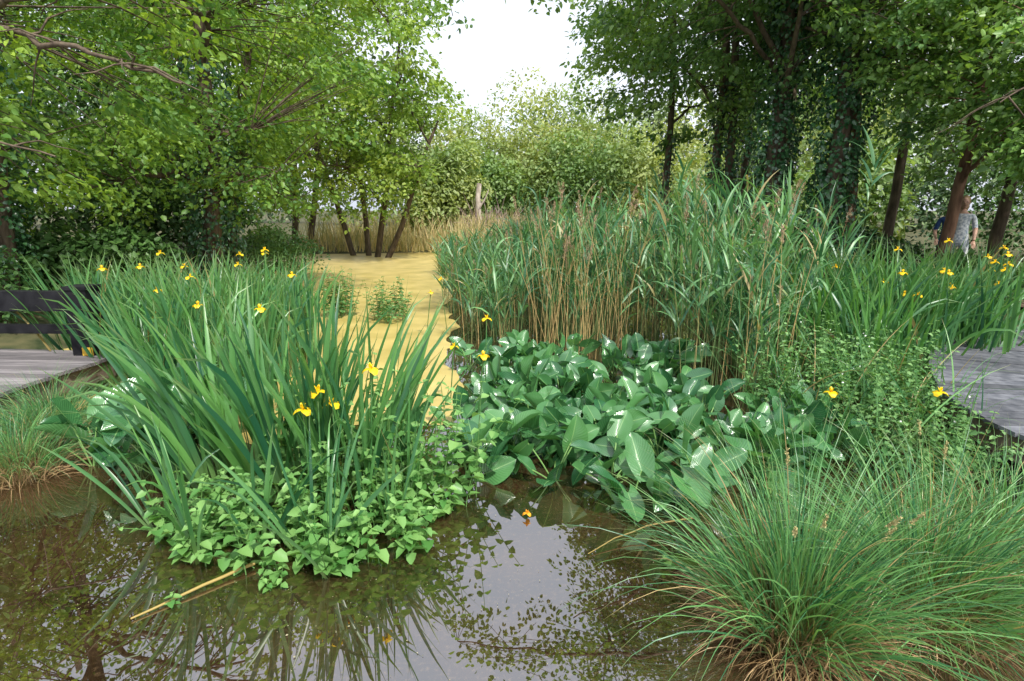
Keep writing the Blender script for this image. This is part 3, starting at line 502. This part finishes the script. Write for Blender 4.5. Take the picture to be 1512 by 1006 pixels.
# ------------------------------------------------------------------ people
def ellm(bmv,c,r,mat,seg=16,ring=10):
    bpy.ops.mesh.primitive_uv_sphere_add(segments=seg,ring_count=ring,radius=1,location=c);o=bpy.context.object;o.scale=r;o.data.materials.append(mat)
    for pl in o.data.polygons: pl.use_smooth=True
    return o
def person(name,x,y,z0,face,top,bottom,hairm,skin,stride=.18):
    root=bpy.data.objects.new(name,None);scene.collection.objects.link(root)
    J={'pel':(0,0,.95,.15,.11),'wa':(0,0,1.08,.125,.09),'ch':(0,0,1.3,.155,.1),'nk':(0,.0,1.45,.06,.055),'hd':(0,.01,1.54,.05,.05),
       'sl':(.17,0,1.39,.06,.06),'el':(.23,.0,1.12,.042,.042),'wl':(.22,-.14,.92,.028,.026),'sr':(-.17,0,1.39,.06,.06),'er':(-.24,.02,1.12,.042,.042),'wr':(-.22,-.16,.98,.028,.026),
       'hl':(.09,0,.88,.095,.095),'kl':(.1,-stride*.6,.5,.062,.062),'al':(.1,-stride,.09,.04,.04),'fl':(.11,-stride-.15,.04,.035,.03),
       'hr':(-.09,0,.88,.095,.095),'kr':(-.1,stride*.3,.49,.062,.062),'ar':(-.1,stride*1.4,.12,.04,.04),'fr':(-.11,stride*1.4-.14,.05,.035,.03)}
    E=[('pel','wa'),('wa','ch'),('ch','nk'),('nk','hd'),('ch','sl'),('sl','el'),('el','wl'),('ch','sr'),('sr','er'),('er','wr'),('pel','hl'),('hl','kl'),('kl','al'),('al','fl'),('pel','hr'),('hr','kr'),('kr','ar'),('ar','fr')]
    def skinmesh(J,E,rootk,nm):
        ks=list(J);me=bpy.data.meshes.new(nm);me.from_pydata([J[k][:3] for k in ks],[(ks.index(a),ks.index(b)) for a,b in E],[])
        o=bpy.data.objects.new(nm,me);scene.collection.objects.link(o);md=o.modifiers.new('s','SKIN')
        for i,k in enumerate(ks): me.skin_vertices[0].data[i].radius=J[k][3:5];me.skin_vertices[0].data[i].use_root=(k==rootk)
        o.modifiers.new('ss','SUBSURF').levels=2
        dg=bpy.context.evaluated_depsgraph_get();m2=bpy.data.meshes.new_from_object(o.evaluated_get(dg));bpy.data.objects.remove(o)
        o=bpy.data.objects.new(nm,m2);scene.collection.objects.link(o);return o
    b=skinmesh(J,E,'pel','body')
    for q in (top,bottom,skin): b.data.materials.append(q)
    for pl in b.data.polygons:
        c=pl.center;pl.use_smooth=True
        arm=abs(c.x)>.19 and c.z<1.3
        pl.material_index=2 if (c.z>1.43 or (arm and c.z<1.16 and abs(c.x)>.19)) else (0 if (c.z>.8) else (1 if c.z>.1 else 1))
    parts=[b]
    for sx,w in ((1,J['wl']),(-1,J['wr'])):
        H={'a':(*w[:3],.022,.02),'p':(w[0],w[1]-.05,w[2]-.05,.034,.016)};ed=[('a','p')]
        for f in range(4):
            lx=w[0]+(f-1.5)*.018;l=[.062,.075,.07,.055][f]
            H[f'f{f}']=(lx,w[1]-.085,w[2]-.085,.009,.009);H[f'g{f}']=(lx,w[1]-.08-l*.5,w[2]-.09-l*.7,.007,.007);ed+=[('p',f'f{f}'),(f'f{f}',f'g{f}')]
        H['t']=(w[0]-sx*.045,w[1]-.05,w[2]-.06,.01,.01);ed.append(('a','t'));h=skinmesh(H,ed,'a','hand');h.data.materials.append(skin);parts.append(h)
    hd=ellm(None,(0,0,1.64),(.075,.095,.118),skin)
    for v in hd.data.vertices:
        if v.co.z<-.3: v.co.x*=.85;v.co.y*=.9
    hd.name='head';parts.append(hd)
    for nm,c,r,mt in [('nose',(0,-.1,1.625),(.012,.02,.022),skin),('ear',(.076,.005,1.635),(.01,.02,.03),skin),('ear',(-.076,.005,1.635),(.01,.02,.03),skin),('eye',(.03,-.086,1.65),(.012,.008,.007),dark_m),('eye',(-.03,-.086,1.65),(.012,.008,.007),dark_m),('mouth',(0,-.088,1.585),(.022,.008,.006),bark_red),('hair',(0,.025,1.67),(.088,.1,.11),hairm),('hair',(0,.06,1.58),(.08,.055,.13),hairm)]:
        o=ellm(None,c,r,mt);o.name=nm;parts.append(o)
    for o in parts: o.parent=root
    root.location=(x,y,z0);root.rotation_euler=(0,0,face);return root
skin=mat_solid('skin',(.5,.3,.22),(.58,.36,.27),5,.5,bump=0)
pat=mat_solid('patterned_shirt',(.2,.26,.35),(.78,.8,.82),26,.8,bump=0,detail=2)
person('walking_person',8.75,11.3,gzp(8.75,11.3)+.08,-.6,pat,mat_solid('pale_trousers',(.4,.42,.45),(.55,.56,.58),5,.8),mat_solid('fair_hair',(.3,.2,.1),(.45,.32,.18),30,.7),skin)
person('walking_person',9.35,12.4,gzp(9.3,12.4)+.02,-.5,mat_solid('blue_shirt',(.02,.05,.16),(.04,.09,.25),5,.8),mat_solid('dark_trousers',(.02,.02,.03),(.04,.04,.05),5,.8),mat_solid('dark_hair',(.03,.02,.01),(.07,.045,.03),30,.7),skin)
# ------------------------------------------------------------------ light, world, camera
EL=math.radians(52);AZ=math.radians(150)
sd=Vector((math.sin(AZ)*math.cos(EL),math.cos(AZ)*math.cos(EL),math.sin(EL)))
L=bpy.data.lights.new('sun','SUN');L.energy=4.6;L.angle=math.radians(2);L.color=(1,.95,.87)
lo=bpy.data.objects.new('sun',L);scene.collection.objects.link(lo);lo.rotation_euler=(-sd).to_track_quat('-Z','Y').to_euler();lo.location=(0,0,30)
w=bpy.data.worlds.new('World');scene.world=w;w.use_nodes=True;nt=w.node_tree;nt.nodes.clear()
sk=nt.nodes.new('ShaderNodeTexSky');sk.sky_type='NISHITA';sk.sun_disc=False;sk.sun_elevation=EL;sk.sun_rotation=AZ;sk.dust_density=4;sk.air_density=1.2
hs=nt.nodes.new('ShaderNodeHueSaturation');hs.inputs['Saturation'].default_value=.3;hs.inputs['Value'].default_value=2.0;nt.links.new(sk.outputs[0],hs.inputs['Color'])
cl=mix(nt,.6,hs.outputs[0],(8.0,8.6,9.8))   # thin bright cloud veil over the blue
bg=nt.nodes.new('ShaderNodeBackground');bg.inputs[1].default_value=.15;nt.links.new(cl,bg.inputs[0])
wo=nt.nodes.new('ShaderNodeOutputWorld');nt.links.new(bg.outputs[0],wo.inputs[0])
cd=bpy.data.cameras.new('camera');cd.lens=20;cd.sensor_width=36;cd.clip_end=2000;cd.clip_start=.05
co=bpy.data.objects.new('camera',cd);scene.collection.objects.link(co);co.location=(0,0,2.0);co.rotation_euler=(math.radians(90-13),0,0);scene.camera=co
scene.view_settings.view_transform='Standard';scene.view_settings.look='None';scene.view_settings.exposure=0
